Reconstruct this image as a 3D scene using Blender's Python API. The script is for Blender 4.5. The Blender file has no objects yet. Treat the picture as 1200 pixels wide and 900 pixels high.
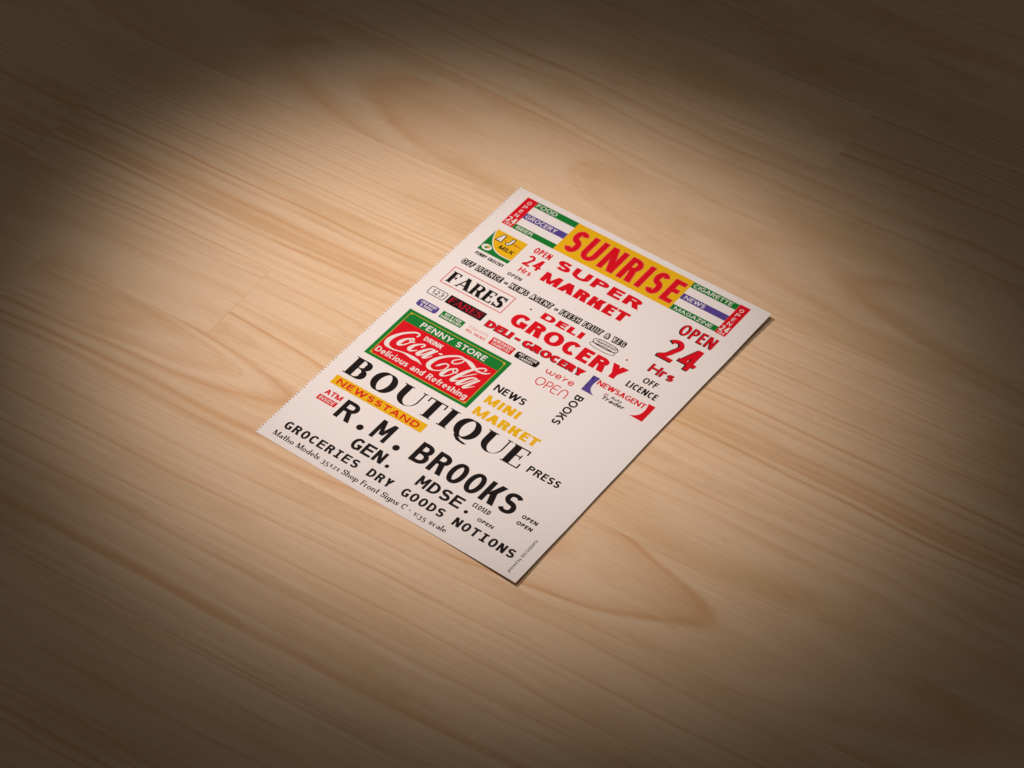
import bpy, math, random
import numpy as np
from mathutils import Vector, Matrix
from mathutils.geometry import delaunay_2d_cdt

random.seed(7)
sc = bpy.context.scene
col = sc.collection
MMW, MMH = 148.0, 201.3            # the decal sheet in millimetres

# ------------------------------------------------------------------ camera
cam = bpy.data.cameras.new('camera')
cam_ob = bpy.data.objects.new('camera', cam)
col.objects.link(cam_ob)
CAM_POS = Vector((0.534605, -0.702480, 0.944723))
ROT = ((0.800084, 0.599811, -0.009565), (0.434898, -0.590942, -0.679450), (-0.413194, 0.539457, -0.733660))       # rows: right, down, forward
cam_ob.matrix_world = Matrix((
    (ROT[0][0], -ROT[1][0], -ROT[2][0], CAM_POS.x),
    (ROT[0][1], -ROT[1][1], -ROT[2][1], CAM_POS.y),
    (ROT[0][2], -ROT[1][2], -ROT[2][2], CAM_POS.z),
    (0, 0, 0, 1)))
cam.sensor_width = 36.0
cam.lens = 3268.37 / 1200.0 * 36.0
cam.clip_start = 0.01
cam.clip_end = 50.0
cam.dof.use_dof = True
cam.dof.focus_distance = CAM_POS.length - 0.03
cam.dof.aperture_fstop = 20.0
sc.camera = cam_ob

# ------------------------------------------------------------------ world, lamps, exposure
world = bpy.data.worlds.new('World')
sc.world = world
world.use_nodes = True
world.node_tree.nodes['Background'].inputs[0].default_value = (1.0, 0.86, 0.74, 1)
world.node_tree.nodes['Background'].inputs[1].default_value = 0.07


def spot(name, loc, target, energy, cone, blend, radius, color):
    li = bpy.data.lights.new(name, 'SPOT')
    li.energy = energy
    li.spot_size = math.radians(cone)
    li.spot_blend = blend
    li.shadow_soft_size = radius
    li.color = color
    o = bpy.data.objects.new(name, li)
    o.location = loc
    o.rotation_euler = (Vector(target) - Vector(loc)).to_track_quat('-Z', 'Y').to_euler()
    col.objects.link(o)
    return o


spot('desk_lamp', (-0.64, 0.03, 1.00), (-0.030, 0.002, 0.0), 44.0, 20.5, 1.0, 0.045, (1.0, 0.835, 0.755))
spot('overhead_fill', (-0.12, 0.16, 1.5), (-0.022, 0.0, 0.0), 27.0, 17.0, 1.0, 0.08, (1.0, 0.835, 0.755))  # added overhead spot: shapes the light pool and softens shadows

vs = sc.view_settings
vs.view_transform = 'Standard'
vs.look = 'None'
vs.exposure = 0.0
vs.gamma = 1.0
vs.use_curve_mapping = False
sc.cycles.use_denoising = True
sc.cycles.max_bounces = 6


# ------------------------------------------------------------------ materials
def new_mat(name):
    m = bpy.data.materials.new(name)
    m.use_nodes = True
    nt = m.node_tree
    return m, nt, nt.nodes['Principled BSDF']


def ink(name, rgb, rough=0.5):
    """Printed ink: one colour with faint mottling of the print."""
    m, nt, p = new_mat(name)
    tc = nt.nodes.new('ShaderNodeTexCoord')
    no = nt.nodes.new('ShaderNodeTexNoise')
    no.inputs['Scale'].default_value = 1400.0
    no.inputs['Detail'].default_value = 3.0
    nt.links.new(tc.outputs['Object'], no.inputs['Vector'])
    mx = nt.nodes.new('ShaderNodeMix')
    mx.data_type = 'RGBA'
    mx.inputs[6].default_value = (*[c * 0.9 for c in rgb], 1)
    mx.inputs[7].default_value = (*[min(1, c * 1.1 + 0.002) for c in rgb], 1)
    nt.links.new(no.outputs['Fac'], mx.inputs[0])
    nt.links.new(mx.outputs[2], p.inputs['Base Color'])
    p.inputs['Roughness'].default_value = rough
    p.inputs['Specular IOR Level'].default_value = 0.08
    return m


INK = {
    'red': ink('ink_red', (0.68, 0.003, 0.013)),
    'paler_red': ink('ink_pale_red', (0.72, 0.12, 0.12)),
    'green': ink('ink_green', (0.005, 0.20, 0.028)),
    'yellow': ink('ink_yellow', (0.80, 0.475, 0.006)),
    'gold': ink('ink_gold', (0.55, 0.42, 0.03)),
    'purple': ink('ink_purple', (0.085, 0.060, 0.30)),
    'black': ink('ink_black', (0.008, 0.005, 0.005)),
    'grey': ink('ink_grey', (0.22, 0.20, 0.19)),
    'white': ink('ink_white', (0.80, 0.79, 0.77)),
    'hole_shade': ink('ink_hole_shade', (0.13, 0.085, 0.055)),  # dark brown that paints shade into the torn edge holes
    'darkred': ink('ink_dark_red', (0.42, 0.004, 0.02)),
}


def paper_material():
    m, nt, p = new_mat('paper')
    tc = nt.nodes.new('ShaderNodeTexCoord')
    n1 = nt.nodes.new('ShaderNodeTexNoise')
    n1.inputs['Scale'].default_value = 14.0
    n1.inputs['Detail'].default_value = 4.0
    nt.links.new(tc.outputs['Object'], n1.inputs['Vector'])
    cr = nt.nodes.new('ShaderNodeValToRGB')
    cr.color_ramp.elements[0].color = (0.805, 0.79, 0.785, 1)
    cr.color_ramp.elements[1].color = (0.845, 0.83, 0.825, 1)
    nt.links.new(n1.outputs['Fac'], cr.inputs[0])
    nt.links.new(cr.outputs[0], p.inputs['Base Color'])
    n2 = nt.nodes.new('ShaderNodeTexNoise')
    n2.inputs['Scale'].default_value = 900.0
    n2.inputs['Detail'].default_value = 5.0
    nt.links.new(tc.outputs['Object'], n2.inputs['Vector'])
    bp = nt.nodes.new('ShaderNodeBump')
    bp.inputs['Strength'].default_value = 0.12
    bp.inputs['Distance'].default_value = 0.0002
    nt.links.new(n2.outputs['Fac'], bp.inputs['Height'])
    nt.links.new(bp.outputs[0], p.inputs['Normal'])
    p.inputs['Roughness'].default_value = 0.55
    p.inputs['Specular IOR Level'].default_value = 0.3
    return m


def wood_material():
    """Lacquered pine: growth rings cut at a shallow angle, per-plank pith position from object properties."""
    m, nt, p = new_mat('pine')
    N, L = nt.nodes, nt.links

    def math_(op, a, b=None, c=None):
        n = N.new('ShaderNodeMath')
        n.operation = op
        for i, v in enumerate((a, b, c)):
            if v is None:
                continue
            if isinstance(v, (int, float)):
                n.inputs[i].default_value = v
            else:
                L.new(v, n.inputs[i])
        return n.outputs[0]

    def prop(nm):
        a = N.new('ShaderNodeAttribute')
        a.attribute_type = 'OBJECT'
        a.attribute_name = nm
        return a.outputs['Fac']

    def noise(vec, scale, detail=3.0, rough=0.5):
        n = N.new('ShaderNodeTexNoise')
        n.inputs['Scale'].default_value = scale
        n.inputs['Detail'].default_value = detail
        n.inputs['Roughness'].default_value = rough
        L.new(vec, n.inputs['Vector'])
        return n.outputs['Fac']

    tc = N.new('ShaderNodeTexCoord')
    sp = N.new('ShaderNodeSeparateXYZ')
    L.new(tc.outputs['Object'], sp.inputs[0])
    x = math_('MULTIPLY', sp.outputs[0], 1000.0)          # millimetres
    y = math_('MULTIPLY', sp.outputs[1], 1000.0)
    z = math_('MULTIPLY', sp.outputs[2], 1000.0)
    seed = prop('grain_seed')

    def vec(ax, ay, az):
        c = N.new('ShaderNodeCombineXYZ')
        for i, v in enumerate((ax, ay, az)):
            if isinstance(v, (int, float)):
                c.inputs[i].default_value = v
            else:
                L.new(v, c.inputs[i])
        return c.outputs[0]

    # slow wander of the grain, mostly lengthwise
    w1 = noise(vec(math_('MULTIPLY', x, 0.0045), math_('MULTIPLY', y, 0.016), math_('MULTIPLY', seed, 7.3)), 1.0, 2.0)
    w2 = noise(vec(math_('MULTIPLY', x, 0.022), math_('MULTIPLY', y, 0.075), math_('MULTIPLY', seed, 3.1)), 1.0, 2.0)
    dy = math_('ADD', math_('MULTIPLY', math_('SUBTRACT', w1, 0.5), prop('wander')),
               math_('MULTIPLY', math_('SUBTRACT', w2, 0.5), 1.6))
    yy = math_('ADD', math_('SUBTRACT', y, prop('pith_y')), dy)
    zz = math_('ADD', math_('SUBTRACT', z, prop('pith_z')), math_('MULTIPLY', x, prop('pith_slope')))
    r = math_('SQRT', math_('ADD', math_('MULTIPLY', yy, yy), math_('MULTIPLY', zz, zz)))
    # uneven ring spacing
    un = noise(vec(math_('MULTIPLY', r, 0.06), math_('MULTIPLY', seed, 5.0), 0.0), 1.0, 3.0)
    ph = math_('ADD', math_('DIVIDE', r, prop('ring_width')), math_('MULTIPLY', un, 4.0))
    saw = math_('FRACT', ph)
    rr = N.new('ShaderNodeValToRGB')
    rr.color_ramp.interpolation = 'EASE'
    e = rr.color_ramp.elements
    e[0].position = 0.0
    e[0].color = (0.45, 0.45, 0.45, 1)
    e[1].position = 1.0
    e[1].color = (0.45, 0.45, 0.45, 1)
    for pos, v in ((0.14, 0.0), (0.40, 0.08), (0.66, 0.50), (0.84, 1.0)):
        q = e.new(pos)
        q.color = (v, v, v, 1)
    L.new(saw, rr.inputs[0])
    # every ring has its own strength
    ringid = math_('FLOOR', ph)
    wn = N.new('ShaderNodeTexWhiteNoise')
    wn.noise_dimensions = '2D'
    L.new(vec(ringid, seed, 0.0), wn.inputs['Vector'])
    fade = noise(vec(math_('MULTIPLY', x, 0.012), math_('MULTIPLY', y, 0.05), math_('MULTIPLY', seed, 1.7)), 1.0, 3.0)
    late = math_('MULTIPLY', rr.outputs[0], math_('MULTIPLY_ADD', wn.outputs['Value'], 0.75, 0.18))
    late = math_('MULTIPLY', late, math_('MULTIPLY_ADD', fade, 1.5, 0.10))
    late = math_('MULTIPLY', late, prop('ring_strength'))
    # fibres
    fib = noise(vec(math_('MULTIPLY', x, 0.03), math_('MULTIPLY', y, 1.7), math_('MULTIPLY', seed, 9.0)), 1.0, 6.0, 0.65)
    fib2 = noise(vec(math_('MULTIPLY', x, 0.25), math_('MULTIPLY', y, 6.0), math_('MULTIPLY', seed, 2.0)), 1.0, 4.0, 0.6)
    patch = noise(vec(math_('MULTIPLY', x, 0.010), math_('MULTIPLY', y, 0.035), math_('MULTIPLY', seed, 4.4)), 1.0, 4.0, 0.55)

    mx = N.new('ShaderNodeMix')
    mx.data_type = 'RGBA'
    mx.clamp_factor = True
    mx.inputs[6].default_value = (0.77, 0.575, 0.375, 1)
    mx.inputs[7].default_value = (0.60, 0.315, 0.120, 1)
    L.new(late, mx.inputs[0])
    # honey patches
    mp = N.new('ShaderNodeMix')
    mp.data_type = 'RGBA'
    mp.clamp_factor = True
    L.new(math_('MULTIPLY', math_('MAXIMUM', math_('SUBTRACT', patch, 0.48), 0.0), 2.4), mp.inputs[0])
    L.new(mx.outputs[2], mp.inputs[6])
    mp.inputs[7].default_value = (0.62, 0.40, 0.19, 1)
    # fibre lightness and plank tint
    val = math_('ADD', math_('MULTIPLY_ADD', fib, 0.46, 0.77), math_('MULTIPLY_ADD', fib2, 0.26, -0.13))
    duct = noise(vec(math_('MULTIPLY', x, 0.16), math_('MULTIPLY', y, 3.2), math_('MULTIPLY', seed, 6.0)), 1.0, 2.0, 0.5)
    duct = math_('MINIMUM', math_('MULTIPLY', math_('MAXIMUM', math_('SUBTRACT', duct, 0.66), 0.0), 6.0), 1.0)
    val = math_('MULTIPLY', val, math_('MULTIPLY_ADD', duct, -0.30, 1.0))
    val = math_('MULTIPLY', val, prop('tint'))
    hsv = N.new('ShaderNodeHueSaturation')
    L.new(mp.outputs[2], hsv.inputs['Color'])
    L.new(val, hsv.inputs['Value'])
    L.new(hsv.outputs[0], p.inputs['Base Color'])
    bp = N.new('ShaderNodeBump')
    bp.inputs['Strength'].default_value = 0.22
    bp.inputs['Distance'].default_value = 0.0003
    L.new(math_('ADD', fib, math_('MULTIPLY', fib2, 0.5)), bp.inputs['Height'])
    L.new(bp.outputs[0], p.inputs['Normal'])
    L.new(math_('MULTIPLY_ADD', fib, 0.2, 0.42), p.inputs['Roughness'])
    p.inputs['Specular IOR Level'].default_value = 0.32
    return m


PAPER = paper_material()
PINE = wood_material()


def link_mesh(name, verts, faces, mat, parent=None, label=None, smooth=False):
    me = bpy.data.meshes.new(name)
    me.from_pydata(verts, [], faces)
    me.update()
    me.materials.append(mat)
    if smooth:
        for pl_ in me.polygons:
            pl_.use_smooth = True
    o = bpy.data.objects.new(name, me)
    col.objects.link(o)
    if parent:
        o.parent = parent
    if label:
        o['label'] = label
    return o


# ------------------------------------------------------------------ table top of edge-glued pine planks
TILT = math.radians(4.0)


def box(x0, x1, y0, y1, z0, z1, c=0.0):
    if c <= 0:
        v = [(x0, y0, z0), (x1, y0, z0), (x1, y1, z0), (x0, y1, z0), (x0, y0, z1), (x1, y0, z1), (x1, y1, z1), (x0, y1, z1)]
        return v, [(3, 2, 1, 0), (4, 5, 6, 7), (0, 1, 5, 4), (1, 2, 6, 5), (2, 3, 7, 6), (3, 0, 4, 7)]
    v = [(x0, y0, z0), (x1, y0, z0), (x1, y1, z0), (x0, y1, z0),
         (x0, y0, z1 - c), (x1, y0, z1 - c), (x1, y1, z1 - c), (x0, y1, z1 - c),
         (x0 + c, y0 + c, z1), (x1 - c, y0 + c, z1), (x1 - c, y1 - c, z1), (x0 + c, y1 - c, z1)]
    f = [(3, 2, 1, 0), (8, 9, 10, 11)]
    for i in range(4):
        j = (i + 1) % 4
        f += [(i, j, 4 + j, 4 + i), (4 + i, 4 + j, 8 + j, 8 + i)]
    return v, f


v, f = box(-0.60, 0.60, -0.50, 0.62, -0.030, -0.0185)
table = link_mesh('table_top', v, f, PINE)
table.rotation_euler.z = TILT
table['kind'] = 'structure'
table['label'] = 'pale pine table top of edge-glued planks under the sheet'
for k_, v_ in (('grain_seed', 0.3), ('wander', 10.0), ('pith_y', 0.0), ('pith_z', -60.0), ('pith_slope', 0.0), ('ring_width', 5.0), ('ring_strength', 0.7), ('tint', 0.95)):
    table[k_] = v_

PITCH = 51.0
rows = []
row0 = -57.3
for j in range(-8, 13):
    ya, yb = row0 + PITCH * j, row0 + PITCH * (j + 1)
    if j == 0:
        cuts = [-600, -392, -136.5, 331, 600]
    else:
        cuts = [-600]
        xx = -600 + random.uniform(120, 420)
        while xx < 540:
            cuts.append(xx)
            xx += random.uniform(330, 560)
        cuts.append(600)
        # the rows that run under and beside the sheet show no end joint in the lit area
        if -4 <= j <= 4:
            cuts = [c for c in cuts if c in (-600, 600) or c < -215 or c > 300]
    rows.append((j, ya, yb, cuts))
# looks of single planks, by row: pith_y, pith_z, slope, ring width, strength, tint, wander
LOOK = {
    4: (-30, -30, 0.05, 8.0, 0.7, 0.98, 30),
    3: (10, -42, -0.085, 8.0, 0.8, 0.98, 30),
    2: (-80, -25, 0.0, 3.4, 0.75, 1.02, 7),
    1: (110, -20, 0.0, 8.0, 0.9, 1.02, 14),
    0: (-24, -30, 0.05, 8.0, 1.1, 1.0, 24),
    -1: (8, -44, 0.10, 7.0, 1.1, 1.0, 26),
    -2: (60, -20, 0.01, 5.0, 0.7, 0.99, 14),
}
n = 0
for j, ya, yb, cuts in rows:
    for i, (xa, xb) in enumerate(zip(cuts[:-1], cuts[1:])):
        w, l = (yb - ya) / 1000, (xb - xa) / 1000
        v, f = box(-l / 2, l / 2, -w / 2, w / 2, -0.018, 0.0, 0.00010)
        o = link_mesh('plank', v, f, PINE, table)
        o.location = ((xa + xb) / 2000, (ya + yb) / 2000, 0)
        side = random.choice((-1, 1))
        o['grain_seed'] = random.uniform(0, 20)
        o['pith_y'] = side * random.uniform(5, 75)
        o['pith_z'] = -random.uniform(8, 45)
        o['pith_slope'] = random.uniform(-0.035, 0.035)
        o['ring_width'] = random.uniform(2.8, 6.0)
        o['ring_strength'] = random.uniform(0.35, 0.9)
        o['tint'] = random.uniform(0.95, 1.04)
        o['wander'] = random.uniform(8, 26)
        if j in LOOK and not (j == 0 and i < 2):
            for k_, v_ in zip(('pith_y', 'pith_z', 'pith_slope', 'ring_width', 'ring_strength', 'tint', 'wander'), LOOK[j]):
                o[k_] = float(v_)
        n += 1


# ------------------------------------------------------------------ the sheet: shape of the paper
def lift(x, y):
    """Height of the paper above the table in mm: flat, with the cut right edge and its corners curling up."""
    u = min(1.0, max(0.0, (x - 78.0) / 70.0))
    t = max(0.0, (y - 110.0) / 91.0)
    bt = max(0.0, (60.0 - y) / 60.0)
    return 0.06 + u * u * (1.05 + 1.6 * t * t + 0.8 * bt * bt) + 0.10 * bt * bt


def place(x, y, h):
    z = lift(x, y)
    # the print was measured on a flat sheet; a raised point stands a little nearer the viewer than it seems
    q = z - 0.06
    # a guillotine never cuts quite straight
    if x > 120:
        x += (x - 120) / 28 * (0.10 * math.sin(y / 21.0) + 0.05 * math.sin(y / 6.3 + 1))
    if y < 20:
        y += (20 - y) / 20 * (0.09 * math.sin(x / 19.0 + 2))
    return ((x - MMW / 2 + 0.56 * q) / 1000, (y - MMH / 2 - 0.74 * q) / 1000, (z + h) / 1000)


def cdt(polys, holes=(), grid=0.0, extra=()):
    """Union of convex polygons minus holes, triangulated in 2D."""
    def clean(src):
        out = []
        for p_ in src:
            p_ = [(float(a), float(c)) for a, c in p_]
            m_ = len(p_)
            cr = [(p_[(i + 1) % m_][0] - p_[i][0]) * (p_[(i + 2) % m_][1] - p_[(i + 1) % m_][1])
                  - (p_[(i + 1) % m_][1] - p_[i][1]) * (p_[(i + 2) % m_][0] - p_[(i + 1) % m_][0]) for i in range(m_)]
            if all(c >= -1e-9 for c in cr) or all(c <= 1e-9 for c in cr):
                out.append(p_)
            else:
                out += [[p_[0], p_[i], p_[i + 1]] for i in range(1, m_ - 1)]
        res = []
        for p_ in out:
            a = sum(p[0] * q[1] - q[0] * p[1] for p, q in zip(p_, p_[1:] + p_[:1]))
            if abs(a) > 1e-7:
                res.append(p_ if a > 0 else p_[::-1])
        return res

    solid, cut = clean(polys), clean(holes)
    vs_, es = [], []
    for p_ in solid + cut:
        b0, m_ = len(vs_), len(p_)
        vs_ += [Vector(q) for q in p_]
        es += [(b0 + i, b0 + (i + 1) % m_) for i in range(m_)]
    vs_ += [Vector(q) for q in extra]
    if grid:
        for p_ in solid:
            for (ax, ay), (bx, by) in zip(p_, p_[1:] + p_[:1]):
                m_ = int(math.hypot(bx - ax, by - ay) / grid)
                vs_ += [Vector((ax + (bx - ax) * i / (m_ + 1), ay + (by - ay) * i / (m_ + 1))) for i in range(1, m_ + 1)]
        xs = [q.x for q in vs_]
        ys = [q.y for q in vs_]
        gx = min(xs) + grid * 0.5
        while gx < max(xs):
            gy = min(ys) + grid * 0.5
            while gy < max(ys):
                vs_.append(Vector((gx, gy)))
                gy += grid
            gx += grid
    vo, eo, fo, ov, oe, of = delaunay_2d_cdt(vs_, es, [], 0, 1e-5)
    V = np.array([(q.x, q.y) for q in vo])
    F = np.array(fo)
    Cn = V[F].mean(axis=1)

    def inside(src):
        hit = np.zeros(len(Cn), bool)
        for p_ in src:
            ok = np.ones(len(Cn), bool)
            for (ax, ay), (bx, by) in zip(p_, p_[1:] + p_[:1]):
                ok &= (bx - ax) * (Cn[:, 1] - ay) - (by - ay) * (Cn[:, 0] - ax) >= 0
            hit |= ok
        return hit

    keep = inside(solid)
    if cut:
        keep &= ~inside(cut)
    F = F[keep]
    d1, d2 = V[F[:, 1]] - V[F[:, 0]], V[F[:, 2]] - V[F[:, 0]]
    F = F[np.abs(d1[:, 0] * d2[:, 1] - d1[:, 1] * d2[:, 0]) > 1e-9]
    used = np.unique(F)
    idx = {int(a): i for i, a in enumerate(used)}
    return [tuple(V[a]) for a in used], [tuple(idx[int(q)] for q in t) for t in F]


sheet = bpy.data.objects.new('decal_sheet', None)
sheet.empty_display_size = 0.02
sheet['label'] = 'white paper sheet printed with model shop signs, perforated along one edge'
sheet['category'] = 'decal sheet'
col.objects.link(sheet)

LAYER = 0.03


def print_part(name, polys, color, layer=1, parent=None, label=None, holes=(), grid=0.0):
    v2, tris = cdt(polys, holes, grid)
    v3 = [place(x, y, LAYER * layer) for x, y in v2]
    return link_mesh(name, v3, tris, INK[color], parent or sheet, label, True)


def build_paper():
    # outline with the half holes of a torn perforated line down the left edge
    out = [(0.0, 0.0), (MMW, 0.0), (MMW, MMH), (0.0, MMH)]
    notch = []
    yy = 1.2
    rnd = random.Random(3)
    while yy < MMH - 1.0:
        hw, dp = 0.44 + rnd.uniform(-0.08, 0.08), 0.58 + rnd.uniform(-0.18, 0.14)
        notch.append([(-0.3, yy - hw), (dp * 0.75, yy - hw * 0.9), (dp, yy), (dp * 0.75, yy + hw * 0.9), (-0.3, yy + hw)])
        yy += 1.95
    v2, tris = cdt([out], notch, 3.0, [(MMW, 3.0 * i) for i in range(1, 67)] + [(3.0 * i, yq) for i in range(1, 49) for yq in (0.0, MMH)])
    rim = []  # rim round each notch, coloured dark to stand for shade in the hole
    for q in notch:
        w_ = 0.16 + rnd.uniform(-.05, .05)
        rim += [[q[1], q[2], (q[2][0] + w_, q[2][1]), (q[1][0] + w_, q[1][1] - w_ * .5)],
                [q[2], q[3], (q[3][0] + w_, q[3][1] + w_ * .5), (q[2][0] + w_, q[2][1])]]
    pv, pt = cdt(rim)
    link_mesh('perforation_shade', [place(x, y, LAYER) for x, y in pv], pt, INK['hole_shade'], sheet, 'dark rims painted as shade in the holes of the perforated edge')
    n_ = len(v2)
    T = 0.09
    top = [place(x, y, 0.0) for x, y in v2]
    bot = [(p[0], p[1], max(p[2] - T / 1000, 0.00001)) for p in top]
    top = [(p[0], p[1], max(p[2], 0.00006)) for p in top]
    faces = list(tris) + [tuple(i_ + n_ for i_ in t[::-1]) for t in tris]
    cnt = {}
    for t in tris:
        for a, b_ in zip(t, t[1:] + t[:1]):
            cnt[(a, b_)] = cnt.get((a, b_), 0) + 1
    allv, nsm = top + bot, len(faces)
    for (a, b_) in list(cnt):
        if (b_, a) not in cnt:
            q = len(allv)
            allv += [allv[b_], allv[a], allv[a + n_], allv[b_ + n_]]
            faces.append((q, q + 1, q + 2, q + 3))
    o = link_mesh('paper', allv, faces, PAPER, sheet)
    for i, pl_ in enumerate(o.data.polygons):
        pl_.use_smooth = i < nsm
    return o


build_paper()


# ------------------------------------------------------------------ lettering: glyphs drawn from stems, bars and ribbons
def spline(pts, closed=False, n=8):
    P = [Vector(p) for p in pts]
    m_ = len(P)
    out = []
    for i in range(m_ if closed else m_ - 1):
        if closed:
            a, b_, c, d = P[(i - 1) % m_], P[i], P[(i + 1) % m_], P[(i + 2) % m_]
        else:
            b_, c = P[i], P[i + 1]
            a = P[i - 1] if i else b_ * 2 - c
            d = P[i + 2] if i + 2 < m_ else c * 2 - b_
        for q in range(n):
            t = q / n
            out.append(0.5 * ((2 * b_) + (c - a) * t + (2 * a - 5 * b_ + 4 * c - d) * t * t + (3 * b_ - a - 3 * c + d) * t ** 3))
    if not closed:
        out.append(P[-1])
    return out


def arc(cx, cy, rx, ry, a0, a1, n=14, pw=1.0):
    out = []
    for i in range(n + 1):
        a = math.radians(a0 + (a1 - a0) * i / n)
        ca, sa = math.cos(a), math.sin(a)
        if pw != 1.0:
            ca = math.copysign(abs(ca) ** pw, ca)
            sa = math.copysign(abs(sa) ** pw, sa)
        out.append(Vector((cx + rx * ca, cy + ry * sa)))
    return out


def ribbon(pts, width, closed=False):
    """Quads along a dense centreline; width(i, normal, n) gives the full width."""
    P = [Vector(p) for p in pts]
    m_ = len(P)
    L_, R_ = [], []
    for i in range(m_):
        if closed:
            t = P[(i + 1) % m_] - P[i - 1]
        else:
            t = P[min(i + 1, m_ - 1)] - P[max(i - 1, 0)]
        if t.length < 1e-9:
            t = Vector((1, 0))
        t.normalize()
        nn = Vector((-t.y, t.x))
        h = width(i, nn, m_) / 2
        L_.append(P[i] + nn * h)
        R_.append(P[i] - nn * h)
    qs = []
    for i in range(m_ if closed else m_ - 1):
        j = (i + 1) % m_
        qs.append([tuple(R_[i]), tuple(R_[j]), tuple(L_[j]), tuple(L_[i])])
    return qs


WID = dict(A=.74, B=.60, C=.62, D=.68, E=.50, F=.48, G=.70, H=.68, I=.20, J=.40, K=.68, L=.47, M=.86, N=.72, O=.76, P=.58, Q=.76,
           R=.64, S=.54, T=.60, U=.68, V=.72, W=1.04, X=.70, Y=.68, Z=.58)
WID.update({'&': .74, '1': .36, '2': .52, '3': .52, '4': .58, '5': .52, '-': .32, '.': .2, ':': .2, "'": .14, ' ': .28,
            'a': .50, 'b': .54, 'c': .44, 'd': .54, 'e': .52, 'f': .36, 'g': .54, 'h': .52, 'i': .18, 'l': .18, 'n': .52, 'o': .55,
            'p': .54, 'r': .36, 's': .43, 't': .36, 'u': .52, 'w': .78, 'y': .52})
TIGHT = dict(A=.05, V=.05, T=.04, Y=.06, L=.04, O=.015, C=.015, G=.015, S=.01, W=.03, Q=.015, r=.03, f=.03, t=.02, y=.03)


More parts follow.
